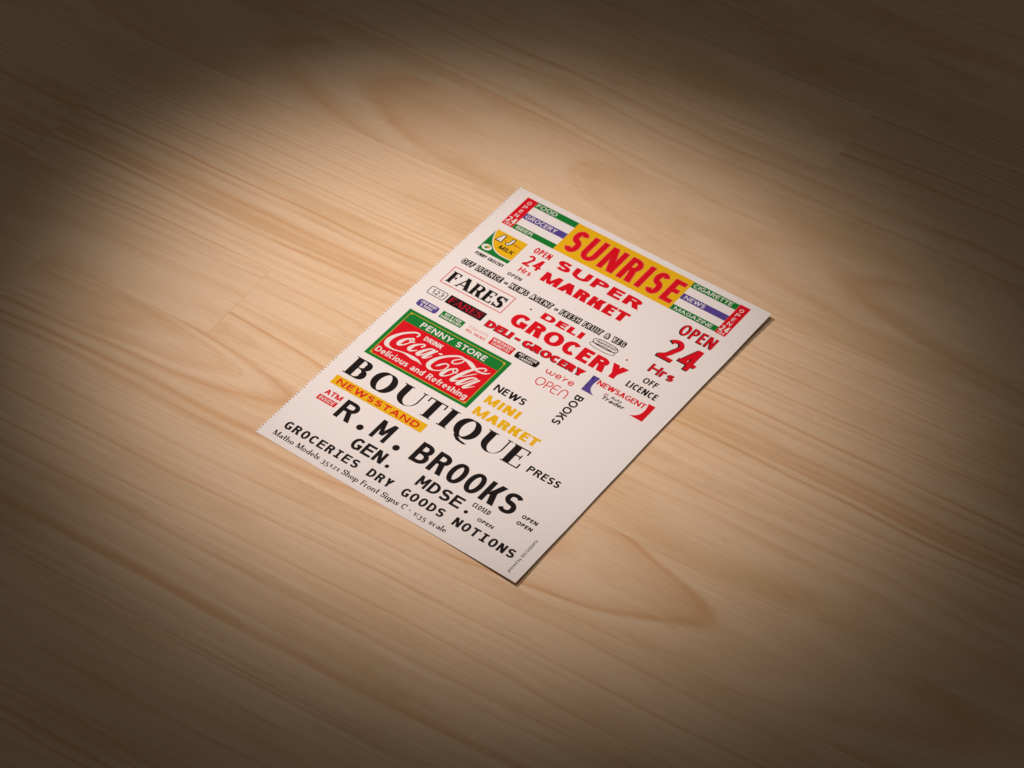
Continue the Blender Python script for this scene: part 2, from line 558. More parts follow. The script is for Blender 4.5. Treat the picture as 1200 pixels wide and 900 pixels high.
class Pen:
    def __init__(s_, s=.18, b=.16, k=1.0, mono=False, serif=0.0, grow=0.0, xh=.74, old=False):
        s_.s, s_.b, s_.k, s_.mono, s_.serif, s_.grow, s_.xh, s_.old = s, b, k, mono, serif, grow, xh, old

    def width(p, ch):
        if p.mono and ch not in ' ':
            return .66 * p.k
        if ch in 'Iil':
            return p.s
        if ch == '.' or ch == ':':
            return p.s * 1.15
        if ch == "'":
            return p.s
        return max(WID[ch] * p.k, p.s * 1.3)

    def glyph(p, ch):
        out = []
        s, b, g, W = p.s, p.b, p.grow, p.width(ch)
        hs, hb = s / 2, b / 2
        se = p.serif
        th = b * 1.15 if se else s              # thin stems exist only in the serif faces
        ts = b * .85
        hw = s * 1.14

        def R(x0, y0, x1, y1):
            out.append([(x0 - g, y0 - g), (x1 + g, y0 - g), (x1 + g, y1 + g), (x0 - g, y1 + g)])

        def D(xa, ya, xb, yb, w=None):
            w = hw if w is None else w
            if ya > yb:
                xa, ya, xb, yb = xb, yb, xa, ya
            sl = (xb - xa) / max(yb - ya, 1e-6)
            gx = g * math.sqrt(1 + sl * sl)
            xa, ya, xb, yb = xa - g * sl, ya - g, xb + g * sl, yb + g
            out.append([(xa - gx, ya), (xa + w + gx, ya), (xb + w + gx, yb), (xb - gx, yb)])

        def nib(ws=None, wb=None):
            ws, wb = ws or s, wb or b
            return lambda i, nn, m_: math.sqrt((ws * nn.x) ** 2 + (wb * nn.y) ** 2) + 2 * g

        def C_(pts, closed=False, ws=None, wb=None):
            pts = list(pts)
            if g and not closed:
                d0, d1 = (pts[0] - pts[1]).normalized(), (pts[-1] - pts[-2]).normalized()
                pts = [pts[0] + d0 * g] + pts + [pts[-1] + d1 * g]
            out.extend(ribbon(pts, nib(ws, wb), closed))

        def S_(x0, y0, y1, sv='bt', w=None):     # a stem with serifs where the face has them
            w = s if w is None else w
            R(x0, y0, x0 + w, y1)
            if se:
                if 'b' in sv:
                    R(x0 - se, y0, x0 + w + se, y0 + ts)
                if 't' in sv:
                    R(x0 - se, y1 - ts, x0 + w + se, y1)
                if 'l' in sv:
                    R(x0 - se, y1 - ts, x0 + w, y1)

        def bowl(x0, ya, yb, xr):                # half ring on the right of x0, outer box ya..yb, out to xr
            ry = (yb - ya) / 2 - hb
            rx = min(xr - hs - x0, max(ry * 1.35, (xr - hs) * .42))
            xm = xr - hs - rx
            C_(arc(xm, (ya + yb) / 2, rx, ry, 90, -90, 16, .88))
            for yv in (ya, yb - b):
                R(x0 - hs * .2, yv, xm + .001, yv + b)

        def Sshape(h, w):
            b = min(p.b, .235 * h)
            hb = b / 2
            sp_ = min(s, .27 * h)
            top, bot, mid = h - hb, hb, h * .515
            u = arc(w / 2, (top + mid) / 2, w / 2 - hs, (top - mid) / 2, 28, 270, 16, .93)
            l = arc(w / 2, (bot + mid) / 2, w / 2 - hs, (mid - bot) / 2, 90, -152, 16, .93)
            pts = u + l[1:]
            m2 = len(pts)
            f0 = nib(s, b)
            def wf(i, nn, m_):
                q = math.exp(-((i / m_ - .5) / .13) ** 2)
                return max(f0(i, nn, m_), (b + (sp_ - b) * q) + 2 * g)
            if g:
                pts = [pts[0] + (pts[0] - pts[1]).normalized() * g] + pts + [pts[-1] + (pts[-1] - pts[-2]).normalized() * g]
            out.extend(ribbon(pts, wf))
            if se:
                R(w - b * 1.3, h * .70, w - b * .1, h)
                R(b * .1, 0, b * 1.3, h * .30)

        xh = p.xh
        if ch == ' ':
            pass
        elif ch == 'A':
            D(0, 0, W / 2 - th * .55, 1, th * 1.1 if se else hw)
            D(W - hw, 0, W / 2 - hw / 2 - (s * .1 if se else 0), 1)
            R(W * .22, .24, W * .80, .24 + b)
            if se:
                R(-se, 0, th + se, ts)
                R(W - hw - se, 0, W + se, ts)
        elif ch == 'B':
            S_(0, 0, 1, 'bt' if se else '')
            bowl(s, .53 - hb, 1, W * .93)
            bowl(s, 0, .53 + hb, W)
        elif ch == 'C':
            C_(arc(W * .54, .5, W * .54 - hs, .5 - hb, 42, 318, 24, .95))
            if se:
                R(W - b * 1.4, .68, W, 1)
        elif ch == 'D':
            S_(0, 0, 1, 'bt' if se else '')
            bowl(s, 0, 1, W)
        elif ch in 'EF':
            S_(0, 0, 1)
            R(hs, 1 - b, W, 1)
            R(hs, .54 - hb, W * (.78 if se else .92), .54 + hb)
            if ch == 'E':
                R(hs, 0, W * (1.05 if se else 1), b)
            if se:
                R(W - b * 1.2, .76, W, 1)
                R(W * .78 - b, .42, W * .78, .66)
                if ch == 'E':
                    R(W * 1.05 - b * 1.2, 0, W * 1.05, .26)
        elif ch == 'G':
            C_(arc(W * .53, .5, W * .53 - hs, .5 - hb, 42, 305, 24, .95))
            R(W - s, .07, W, .50)
            R(W * .55, .52 - b, W, .52)
        elif ch == 'H':
            S_(0, 0, 1)
            S_(W - s, 0, 1)
            R(hs, .52 - hb, W - hs, .52 + hb)
        elif ch == 'I':
            if p.mono:
                R(W / 2 - hs, 0, W / 2 + hs, 1)
                R(W * .12, 0, W * .88, b)
                R(W * .12, 1 - b, W * .88, 1)
            else:
                S_(0, 0, 1)
        elif ch == 'J':
            R(W - s, .3, W, 1)
            C_(arc(W * .45, .30, W * .55 - hs, .30 - hb, 0, -150, 12))
        elif ch == 'K':
            S_(0, 0, 1)
            D(s * .75, .38, W - hw * 1.05, 1, hw * 1.05)
            D(s * 1.05, .60, W - hw * 1.1, 0, hw * 1.1)
        elif ch == 'L':
            S_(0, 0, 1)
            R(hs, 0, W, b)
        elif ch == 'M':
            yv = .28 if p.mono else .0
            if se:
                S_(se, 0, 1, 'bt', th)
                S_(W - s, 0, 1)
                D(se, 1, W / 2 - hw / 2, 0)
                D(W / 2 - th / 2, 0, W - s, 1, th)
            else:
                q_ = s * (.86 if p.mono or s > .3 else 1)
                S_(0, 0, 1, '', q_)
                S_(W - q_, 0, 1, '', q_)
                w_ = hw * .74 if p.mono else hw * (.95 if s < .3 else .70)
                D(W / 2 - w_ / 2, yv, 0 + s * .12, 1, w_)
                D(W / 2 - w_ / 2, yv, W - s * .12 - w_, 1, w_)
        elif ch == 'N':
            S_(0, 0, 1, 'b', th)
            S_(W - th, 0, 1, 't', th)
            D(0, 1, W - hw, 0)
        elif ch in 'OQ':
            C_(arc(W / 2, .5, W / 2 - hs, .5 - hb + .01, 0, 360, 32, .94 if not se else 1.0)[:-1], True)
            if ch == 'Q':
                if se:
                    out.append([(W * .22, -.02), (W * .30, .06), (W * .60, -.115), (W * .46, -.20)])
                    out.append([(W * .46, -.20), (W * .60, -.115), (W * .92, -.16), (W * .80, -.235)])
                else:
                    D(W * .55, .25, W - hw, -.1)
        elif ch in 'PR':
            S_(0, 0, 1)
            bowl(s, .42 if ch == 'P' else .44, 1, W if ch == 'P' else W * .95)
            if ch == 'R':
                D(W * .42, .50, W - hw, 0, hw)
                if se:
                    R(W - hw - se * .2, 0, W + se, ts)
        elif ch == 'S':
            Sshape(1.0, W)
        elif ch == 'T':
            S_(W / 2 - hs, 0, 1, 'b')
            R(0, 1 - b, W, 1)
            if se:
                R(0, .74, b * 1.2, 1)
                R(W - b * 1.2, .74, W, 1)
        elif ch == 'U':
            r_ = min(.46, W * .62)
            S_(0, r_, 1, 't')
            S_(W - th, r_, 1, 't', th)
            if se:
                xi = s + (W - s - th) / 2
                oo = arc(W / 2, r_, W / 2, r_, 180, 360, 20)
                ii = arc(xi, r_, (W - s - th) / 2, r_ - b, 180, 360, 20)
                out.extend([tuple(oo[i]), tuple(oo[i + 1]), tuple(ii[i + 1]), tuple(ii[i])] for i in range(20))
            else:
                C_(arc(W / 2, r_, W / 2 - hs, r_ - hb, 180, 360, 20, .92))
        elif ch == 'V':
            D(0, 1, W / 2 - hw / 2, 0)
            D(W - hw, 1, W / 2 - hw / 2, 0)
        elif ch == 'W':
            q = (W - hw) / 4
            for i in range(4):
                D(q * i, 1 - i % 2, q * (i + 1), i % 2)
        elif ch == 'X':
            D(0, 0, W - hw, 1)
            D(0, 1, W - hw, 0)
        elif ch == 'Y':
            R(W / 2 - hs, 0, W / 2 + hs, .46)
            D(W / 2 - hw / 2, .40, 0, 1)
            D(W / 2 - hw / 2, .40, W - hw, 1)
        elif ch == 'Z':
            R(0, 1 - b, W, 1)
            R(0, 0, W, b)
            D(0, b * .5, W - hw * 1.1, 1 - b * .5, hw * 1.1)
        elif ch == '&':
            C_(spline([(W - hs * .6, .04), (W * .55, .42), (W * .24, .72), (W * .30, .93), (W * .48, 1 - hb), (W * .64, .88), (W * .58, .70),
                       (W * .30, .52), (hs, .26), (W * .22, hb + .02), (W * .50, hb), (W * .78, .22), (W * .90, .50)], n=5))
        elif ch == '-':
            R(0, .34, W, .34 + b * 1.1)
        elif ch == '.':
            if p.mono:
                out.append([tuple(q) for q in arc(W / 2, hs * 1.15, hs * 1.2, hs * 1.2, 0, 330, 11)])
            else:
                R(0, 0, s * 1.1, s * 1.0)
        elif ch == ':':
            yq = xh - s
            for y_ in (0, yq):
                R(0, y_, s * 1.1, y_ + s)
        elif ch == "'":
            R(0, .70, s, 1)
        elif ch in '12345':
            yo, hh = (0, 1.0)
            if p.old:
                hh = xh if ch in '12' else xh * 1.45
                yo = 0 if ch in '12' else -xh * .45
            base = len(out)
            if ch == '1':
                R(W - s * 1.3, 0, W - s * .3, 1)
                D(0, .70, W - s * 1.3 - .02, .98, s * .9)
                if se:
                    R(W - s * 1.3 - se, 0, W - s * .3 + se, ts)
            elif ch == '2':
                C_(list(arc(W / 2, .72, W / 2 - hs, .28 - hb, 160, -20, 14)) + spline([(W * .88 - hs, .55), (W * .5, .27), (hs * .9, b * .8)], n=5)[1:])
                R(0, 0, W, b)
            elif ch == '3':
                C_(arc(W * .46, .745, W * .48 - hs, .255 - hb * .7, 140, -90, 12))
                C_(arc(W * .46, .27, W * .54 - hs, .27 - hb, 90, -150, 14))
            elif ch == '4':
                R(W * .80 - s, 0, W * .80, 1)
                R(0, .22, W, .22 + b)
                D(0, .24, W * .80 - hw, 1)
            elif ch == '5':
                R(W * .14, 1 - b, W * .92, 1)
                R(W * .14, .48, W * .14 + s * .8, 1)
                C_(arc(W * .44, .32, W * .56 - hs, .32 - hb, 130, -150, 16))
            if p.old:
                for q in range(base, len(out)):
                    out[q] = [(a, yo + c * hh) for a, c in out[q]]
        elif ch in 'nh':
            S_(0, 0, xh if ch == 'n' else 1.03, 'bl' if se else '')
            r_ = xh * .42
            C_(arc(W / 2, xh - r_, W / 2 - hs, r_ - hb, 172, 0, 14, .93))
            S_(W - s, 0, xh - r_ + .01, 'b' if se else '')
        elif ch == 'r':
            S_(0, 0, xh, 'bl' if se else '')
            r_ = xh * .40
            C_(arc(W * .62, xh - r_, W * .62 - hs, r_ - hb, 172, 62, 10))
        elif ch == 'u':
            S_(W - s, 0, xh, '')
            r_ = xh * .42
            C_(arc(W / 2, r_, W / 2 - hs, r_ - hb, 180, 352, 14, .93))
            R(0, r_ - .01, s, xh)
        elif ch == 'o':
            C_(arc(W / 2, xh / 2, W / 2 - hs, xh / 2 - hb + .008, 0, 360, 24)[:-1], True)
        elif ch == 'e':
            C_(arc(W / 2, xh / 2, W / 2 - hs, xh / 2 - hb, 0, 312, 22))
            R(hs, xh * .50 - hb * .9, W - hs * .6, xh * .50 + hb * .7)
        elif ch == 'c':
            C_(arc(W * .54, xh / 2, W * .54 - hs, xh / 2 - hb, 48, 312, 20))
        elif ch == 'a':
            r_ = xh * .34
            S_(W - s, 0, xh - r_, '')
            C_(arc(W * .50, xh - r_, W * .50 - hs, r_ - hb, 148, 0, 12))
            C_(arc(W * .48, xh * .30, W * .48 - hs, xh * .30 - hb, 0, 360, 20)[:-1], True)
        elif ch in 'dpbgq':
            C_(arc(W / 2, xh / 2, W / 2 - hs, xh / 2 - hb, 0, 360, 22)[:-1], True)
            if ch == 'd':
                S_(W - s, 0, 1.03, 'l' if se else '')
            elif ch == 'b':
                S_(0, 0, 1.03, 'l' if se else '')
            elif ch == 'p':
                S_(0, -.32, xh, 'bl' if se else '')
            else:
                S_(W - s, -.12, xh, '')
                C_(arc(W / 2, -.12, W / 2 - hs, .20 - hb, 0, -150, 12))
        elif ch == 's':
            Sshape(xh, W)
        elif ch == 'l':
            S_(0, 0, 1.03, 'bl' if se else '')
        elif ch == 'i':
            S_(0, 0, xh, 'bl' if se else '')
            R(0, xh + .14, s, xh + .14 + s)
        elif ch == 'f':
            S_(W * .28, 0, .80, 'b' if se else '')
            C_(arc(W * .28 + hs + W * .30, .80, W * .30, .24 - hb, 180, 65, 10))
            R(0, xh - b, W * .9, xh)
        elif ch == 't':
            S_(W * .26, .16, .96, '')
            C_(arc(W * .26 + hs + W * .32, .20, W * .32, .20 - hb, 180, 285, 10))
            R(0, xh - b, W * .95, xh)
        elif ch == 'w':
            q = (W - hw) / 4
            for i in range(4):
                D(q * i, xh * (1 - i % 2), q * (i + 1), xh * (i % 2))
        elif ch == 'y':
            D(0, xh, W / 2 - hw / 2, 0)
            D(W - hw, xh, W * .22, -.30)
        else:
            raise ValueError(ch)
        return out, W


def layout(text, p, gap, measure=False):
    """Polygons of a line at cap height 1 with its ink from x = 0 to the returned width."""
    polys, x = [], 0.0
    if p.mono:
        cell = .66 * p.k + gap
        for i, ch in enumerate(text):
            if ch != ' ':
                g_, w = ([], 0) if measure else p.glyph(ch)
                polys += [[(a + x, c) for a, c in q] for q in g_]
            x += cell
        return polys, x - gap
    prev = None
    for ch in text:
        if ch == ' ':
            x += WID[' '] * p.k + gap * 1.9
            prev = None
            continue
        if prev is not None:
            x += gap - (TIGHT.get(prev, 0) + TIGHT.get(ch, 0)) * p.k * .6
        g_, w = ([], p.width(ch)) if measure else p.glyph(ch)
        polys += [[(a + x, c) for a, c in q] for q in g_]
        x += w
        prev = ch
    return polys, x


def line(text, x0, x1, y0, y1, s=.18, b=None, gap=.12, slant=0.0, rot=0, off=(0, 0), **kw):
    """A line of lettering fitted to the box in sheet mm (x0, x1 ends of the ink, y0 baseline, y1 cap line).
    rot: 0 upright, -90 reads down the sheet (x0..x1 run down along y, baseline at y0 = sheet x), 90 reads up."""
    b = s * .85 if b is None else b
    h = abs(y1 - y0)
    w = abs(x1 - x0) / h
    ka, kb = .15, 8.0
    for _ in range(30):
        k = (ka + kb) / 2
        if layout(text, Pen(s, b, k, **kw), gap, True)[1] < w:
            ka = k
        else:
            kb = k
    polys, wt = layout(text, Pen(s, b, k, **kw), gap)
    fx = w / wt
    out = []
    for q in polys:
        r_ = []
        for a, c in q:
            a = (a * fx + c * slant) * h
            c = c * h
            if rot == 0:
                r_.append((x0 + a + off[0], y0 + c + off[1]))
            elif rot == -90:
                r_.append((y0 + c + off[0], x0 - a + off[1]))
            else:
                r_.append((y0 - c + off[0], x0 + a + off[1]))
        out.append(r_)
    return out


def rect(x0, x1, y0, y1):
    return [[(x0, y0), (x1, y0), (x1, y1), (x0, y1)]]


def frame(x0, x1, y0, y1, t, r=0.0):
    if r <= 0:
        return rect(x0, x1, y0, y0 + t) + rect(x0, x1, y1 - t, y1) + rect(x0, x0 + t, y0, y1) + rect(x1 - t, x1, y0, y1)
    return ribbon(round_pts(x0, x1, y0, y1, r), lambda i, nn, m_: t, True)


def round_pts(x0, x1, y0, y1, r):
    pts = []
    for cx, cy, a in ((x1 - r, y1 - r, 0), (x0 + r, y1 - r, 90), (x0 + r, y0 + r, 180), (x1 - r, y0 + r, 270)):
        pts += arc(cx, cy, r, r, a, a + 90, 5)
    return pts


def round_rect(x0, x1, y0, y1, r):
    return [[tuple(q) for q in round_pts(x0, x1, y0, y1, r)]]


def panel(polys, color, label, layer=1, grid=3.0, name='sign_panel', holes=()):
    return print_part(name, polys, color, layer, sheet, label, holes, grid)


def words(polys, color, label=None, layer=1, parent=None, name='lettering'):
    return print_part(name, polys, color, layer, parent, label)


# ---- the long striped shop front sign
def price_tower(x0, x1, y0, y1, label):
    pn = panel(rect(x0, x1, y0, y1), 'red', label)
    xc = (x0 + x1) / 2
    pl = []
    for ch, yb in zip('OPEN', (193.3, 189.8, 186.4, 182.9)):
        wd = 1.05 if ch != 'E' else .85
        pl += line(ch, xc - wd, xc + wd, yb + y0 - 175.7, yb + 2.35 + y0 - 175.7, .17)
    words(pl, 'white', None, 2, pn)
    words(line('24', x0 + .55, x1 - .5, 178.1, 182.0, .17), 'white', None, 2, pn)
    words(line('HRS', x0 + 1.1, x1 - 1.0, 176.2, 177.6, .18), 'white', None, 2, pn)


def stripe(x0, x1, y0, y1, color, text, tx0, tx1, label):
    pn = panel(rect(x0, x1, y0, y1), color, label)
    words(line(text, tx0, tx1, y0 + .75, y1 - .75, .19, gap=.18), 'white', None, 2, pn)


price_tower(7.9, 14.2, 175.7, 197.7, 'red upright panel reading OPEN 24 HRS beside the FOOD stripe')
stripe(14.26, 38.95, 193.7, 197.7, 'green', 'FOOD', 15.0, 27.0, 'green stripe reading FOOD')
stripe(14.26, 38.95, 184.2, 188.3, 'purple', 'GROCERY', 15.2, 33.6, 'purple stripe reading GROCERY')
stripe(14.26, 38.95, 175.7, 179.2, 'green', 'BEER', 15.8, 25.6, 'green stripe reading BEER')
pn = panel(rect(39.0, 107.1, 175.7, 197.7), 'yellow', 'large yellow panel reading SUNRISE')
words(line('SUNRISE', 42.3, 105.3, 178.7, 194.2, .175, .15, gap=.17, grow=.022), 'paler_red', 'thin pale edge round the red letters', 2, pn)
words(line('SUNRISE', 42.3, 105.3, 178.7, 194.2, .175, .15, gap=.17), 'red', 'large red letters', 3, pn)
stripe(107.16, 132.9, 193.4, 197.4, 'green', 'CIGARETTE', 108.2, 130.0, 'green stripe reading CIGARETTE')
stripe(107.16, 132.9, 184.4, 188.4, 'purple', 'NEWS', 109.0, 120.4, 'purple stripe reading NEWS')
stripe(107.16, 132.9, 175.9, 179.6, 'green', 'MAGAZINE', 109.0, 130.2, 'green stripe reading MAGAZINE')
price_tower(132.96, 138.7, 175.7, 197.9, 'red upright panel reading OPEN 24 HRS beside the CIGARETTE stripe')

# ---- super market and its hours
words(line('OPEN', 32.5, 42.2, 168.1, 172.2, .19, gap=.13), 'red', 'small red letters OPEN over 24')
words(line('24', 32.8, 42.6, 158.6, 166.2, .185, gap=.13), 'red', 'red figures 24 beside MARKET')
words(line('Hrs', 34.1, 41.0, 153.6, 157.1, .21, gap=.15), 'red', 'small red letters Hrs beside MARKET')
words(line('SUPER', 46.9, 95.8, 165.9, 172.3, .47, .235, gap=.24), 'red', 'wide red letters SUPER')
words(line('MARKET', 46.2, 95.4, 155.0, 161.7, .44, .235, gap=.13), 'red', 'wide red letters MARKET')
words(line('OPEN', 31.4, 39.6, 148.6, 150.7, .25, gap=.22), 'black', 'small black letters OPEN above NEWS AGENT')

# ---- the milk advertisement
A0 = (9.2, 27.6, 154.5, 171.0)
pn = panel(rect(*A0), 'green', 'square green and yellow milk advertisement')
bound = spline([(9.25, 170.95), (10.5, 166.7), (12.7, 162.5), (16.0, 158.9), (19.9, 157.2), (23.5, 156.9), (27.55, 157.1)], n=6)
yel = [[tuple(bound[i]), tuple(bound[i + 1]), (27.6, 171.0)] for i in range(len(bound) - 1)]
print_part('yellow_field', yel, 'yellow', 2, pn, None, (), 3.0)
words(ribbon(bound, lambda i, nn, m_: .55), 'white', None, 3, pn, 'white_curve')
words([[tuple(q) for q in arc(12.6, 157.7, 2.75, 2.05, 0, 345, 23)]], 'white', None, 3, pn, 'emblem')
words([[(11.3, 157.4), (12.6, 156.6), (13.9, 157.9), (12.8, 158.8)]], 'green', None, 4, pn, 'emblem')
words([[(12.0, 158.2), (13.4, 157.5), (14.3, 158.6), (12.9, 159.2)]], 'gold', None, 5, pn, 'emblem')
for t_, xa, xb in (('A', 13.0, 15.9), ('J', 18.5, 20.7)):
    words(line(t_, xa, xb, 164.7, 169.3, .24, .18, slant=.14, grow=.10), 'black', None, 3, pn)
    words(line(t_, xa, xb, 164.7, 169.3, .24, .18, slant=.14), 'white', None, 4, pn)
words(rect(16.9, 17.9, 166.3, 166.7), 'darkred', None, 3, pn)
words(ribbon(spline([(21.8, 166.2), (22.4, 167.2), (23.0, 166.2), (23.6, 167.0), (24.2, 166.2), (25.0, 166.9), (25.8, 166.3), (26.6, 166.7)], n=4),
             lambda i, nn, m_: .32), 'darkred', None, 3, pn, 'scribble')
words(line('MILK', 17.2, 25.6, 160.4, 163.0, .22, .17, gap=.16, slant=.12), 'black', None, 3, pn)
words(line('PENNY GROCERY', 10.3, 27.0, 150.9, 153.0, .22, .18, gap=.1), 'black', 'small black letters PENNY GROCERY under the milk advertisement')

# ---- the outlined strip
strip = dict(s=.15, b=.13, gap=.30)
o = words(line('OFF LICENCE - NEWS AGENT - FRESH FRUIT & VEG', 8.9, 104.3, 142.4, 145.3, grow=.19, **strip), 'black',
          'outlined line of letters from OFF LICENCE to VEG')
words(line('OFF LICENCE - NEWS AGENT - FRESH FRUIT & VEG', 8.9, 104.3, 142.4, 145.3, off=(-.10, .06), **strip), 'white', None, 2, o, 'letter_fill')

# ---- FARES and the small panels below it
o = words(frame(8.45, 44.9, 125.9, 138.4, .42), 'red', 'thin red frame round black FARES', 1, None, 'sign_frame')
words(line('FARES', 10.6, 42.6, 127.8, 135.6, .26, .085, gap=.15, serif=.06), 'black', None, 1, o)
o = words(frame(7.9, 17.5, 116.4, 121.5, .40, .9), 'black', 'small rounded frame round 123', 1, None, 'sign_frame')
words(line('123', 9.5, 16.2, 117.5, 120.4, .15, gap=.16), 'black', None, 1, o)
pn = panel(rect(18.8, 40.2, 116.2, 122.0), 'black', 'black panel with dark red FARES')
words(line('FARES', 20.2, 38.9, 117.2, 121.0, .25, .09, gap=.15, serif=.05), 'darkred', None, 2, pn)


def small_sign(box_, color, top, bottom, ink_, label, r=0.0, wt=None, wb=None):
    x0, x1, y0, y1 = box_
    pn_ = panel(round_rect(*box_, r) if r else rect(*box_), color, label)
    h = y1 - y0
    wt = wt or .84
    wb = wb or .84
    xc, w = (x0 + x1) / 2, x1 - x0
    words(line(top, xc - w * wt / 2, xc + w * wt / 2, y0 + h * .55, y0 + h * .88, .21, gap=.18), ink_, None, 2, pn_)
    words(line(bottom, xc - w * wb / 2, xc + w * wb / 2, y0 + h * .13, y0 + h * .45, .21, gap=.18), ink_, None, 2, pn_)


small_sign((8.3, 20.2, 107.0, 111.7), 'purple', 'COLD BEERS', '& SODAS', 'white', 'small purple rounded panel reading COLD BEERS & SODAS', 1.5, .76, .58)
small_sign((22.3, 35.3, 106.9, 111.6), 'green', 'HOT & COLD', 'SANDWICHES', 'white', 'small green panel reading HOT & COLD SANDWICHES', 0, .72, .90)
words(line('COLD CUTS', 38.2, 49.1, 109.9, 111.3, .13, gap=.16), 'paler_red', 'tiny pale red letters COLD CUTS')
words(line('VEG. SALADS', 38.0, 49.5, 107.1, 108.7, .18, gap=.14), 'red', 'tiny red letters VEG. SALADS')
small_sign((51.7, 64.7, 106.9, 111.8), 'red', 'NEWSPAPERS', 'CIGARETTES', 'white', 'small red panel reading NEWSPAPERS CIGARETTES', 0, .86, .80)
small_sign((66.4, 79.3, 107.2, 111.5), 'black', 'HOT COFFEE', 'CANDIES', 'white', 'small black rounded panel reading HOT COFFEE CANDIES', 1.2, .78, .58)

for t_, xa, xb in (('DELI', 43.5, 58.5), ('-', 60.3, 63.2), ('GROCERY', 65.0, 99.8)):
    o = words(line(t_, xa, xb, 115.2, 119.6, .42, .26 if t_ == '-' else .235, gap=.10, off=(-.24, -.18), grow=.03), 'black', 'shaded red lettering in the line DELI - GROCERY')
    words(line(t_, xa, xb, 115.2, 119.6, .42, .26 if t_ == '-' else .235, gap=.10), 'red', None, 2, o, 'letter_fill')
words(line('DELI', 61.5, 85.3, 134.6, 139.0, .56, .25, gap=.30), 'red', 'wide red letters DELI above GROCERY')
words(line('GROCERY', 51.1, 115.2, 123.0, 131.8, .35, .235, gap=.14), 'red', 'largest red letters GROCERY')
for cx, cy in ((54.9, 136.6), (110.5, 136.6)):
    words([[tuple(q) for q in arc(cx, cy, .55, .55, 0, 330, 11)]], 'darkred', None, 1, None, 'dot')

# ---- the sandwich drawing
def blob(cx, cy, rx, ry, a=0.0, n=26, wob=.0):
    r_ = random.Random(int(cx * 10 + cy * 7))
    pts = []
    for i in range(n):
        t = 2 * math.pi * i / n
        q = 1 + r_.uniform(-wob, wob)
        ex = math.copysign(abs(math.cos(t)) ** .6, math.cos(t)) * rx * q
        ey = math.sin(t) * ry * q
        pts.append(Vector((cx + ex * math.cos(a) - ey * math.sin(a), cy + ex * math.sin(a) + ey * math.cos(a))))
    return pts


o = print_part('sandwich_drawing', ribbon(blob(97.2, 138.2, 6.9, 2.0), lambda i, nn, m_: .42, True), 'black', 1, None, 'small ink drawing of a filled sandwich roll')
words(ribbon(blob(97.0, 135.6, 7.0, 1.45), lambda i, nn, m_: .42, True), 'grey', None, 1, o, 'roll')
rr_ = random.Random(5)
pl = []
for q in range(26):
    xa = 91.6 + q * .44 + rr_.uniform(-.1, .1)
    pl += ribbon([(xa, 137.7 + rr_.uniform(0, .5)), (xa + .35, 138.5), (xa + rr_.uniform(.3, .7), 139.5 - rr_.uniform(0, .5))], lambda i, nn, m_: .28)
words(pl, 'grey', None, 1, o, 'filling')
words(ribbon(spline([(90.6, 136.9), (94, 136.7), (98, 136.9), (101, 136.6), (103.8, 136.9)], n=5), lambda i, nn, m_: .28), 'black', None, 2, o, 'filling')

# ---- we're open, books, newsagent
def mono_line(strokes, w):
    pl_ = []
    for st in strokes:
        pl_ += ribbon(spline(st, n=6), lambda i, nn, m_: w)
    return pl_


def hand(strokes, x0, y0, sx, sy, w):
    return mono_line([[(x0 + a * sx, y0 + c * sy) for a, c in st] for st in strokes], w)


WERE = [[(0, 1), (.05, .35), (.35, 0), (.7, .25), (.75, .95), (.8, .3), (1.1, 0), (1.45, .3), (1.5, 1)],
        [(1.95, .5), (2.75, .55), (2.6, .95), (2.2, 1), (1.95, .55), (2.1, .1), (2.5, 0), (2.8, .2)],
        [(3.2, 1.25), (3.12, 1.0)],
        [(3.5, 1), (3.5, 0)], [(3.5, .55), (3.7, .9), (4.1, .98)],
        [(4.45, .5), (5.25, .55), (5.1, .95), (4.7, 1), (4.45, .55), (4.6, .1), (5.0, 0), (5.35, .2)]]
words(hand(WERE, 84.4, 107.9, 2.85, 2.35, .58), 'red', "thin red handwritten letters we're")
OPN = [[(.75, 0), (.2, .2), (0, .55), (.2, .88), (.75, 1.0), (1.3, .88), (1.5, .55), (1.3, .2), (.75, 0)],
       [(1.95, 0), (1.95, 1)], [(1.95, 1), (2.7, .97), (2.85, .75), (2.7, .5), (1.95, .45)],
       [(4.3, 1), (3.4, 1), (3.2, .5), (3.4, 0), (4.3, 0)], [(3.25, .52), (4.2, .52)],
       [(4.75, 0), (4.8, .7), (5.1, .98), (5.6, .98), (5.95, .7), (6.0, 0)]]
words(hand(OPN, 84.0, 99.3, 2.85, 5.0, .52), 'red', 'thin red rounded letters OPEN')
words(line('BOOKS', 105.3, 84.5, 104.6, 108.9, .215, gap=.14, rot=-90), 'black', 'black letters BOOKS running down the sheet')
pu = spline([(107.6, 119.6), (106.9, 115.2), (107.5, 112.0), (109.0, 110.2), (111.0, 109.0)], n=5)
pl = [[(103.8, 119.6), (104.2 - .1, 109.0), tuple(pu[i + 1]), tuple(pu[i])] for i in range(len(pu) - 1)]
pn = panel([[(103.8 + (.3 * i / (len(pu) - 1)), 119.6 - 10.6 * i / (len(pu) - 1)), (103.8 + (.3 * (i + 1) / (len(pu) - 1)), 119.6 - 10.6 * (i + 1) / (len(pu) - 1)),
             tuple(pu[i + 1]), tuple(pu[i])] for i in range(len(pu) - 1)], 'purple', 'purple curved bracket before NEWSAGENT', name='bracket')
re_ = spline([(134.6, 120.0), (135.4, 116.0), (135.0, 112.6), (133.6, 110.6), (131.4, 109.1)], n=5)
panel([[(138.3, 120.0 - 11.0 * i / (len(re_) - 1)), (138.3, 120.0 - 11.0 * (i + 1) / (len(re_) - 1)), tuple(re_[i + 1]), tuple(re_[i])] for i in range(len(re_) - 1)],
      'red', 'red curved bracket after NEWSAGENT', name='bracket')
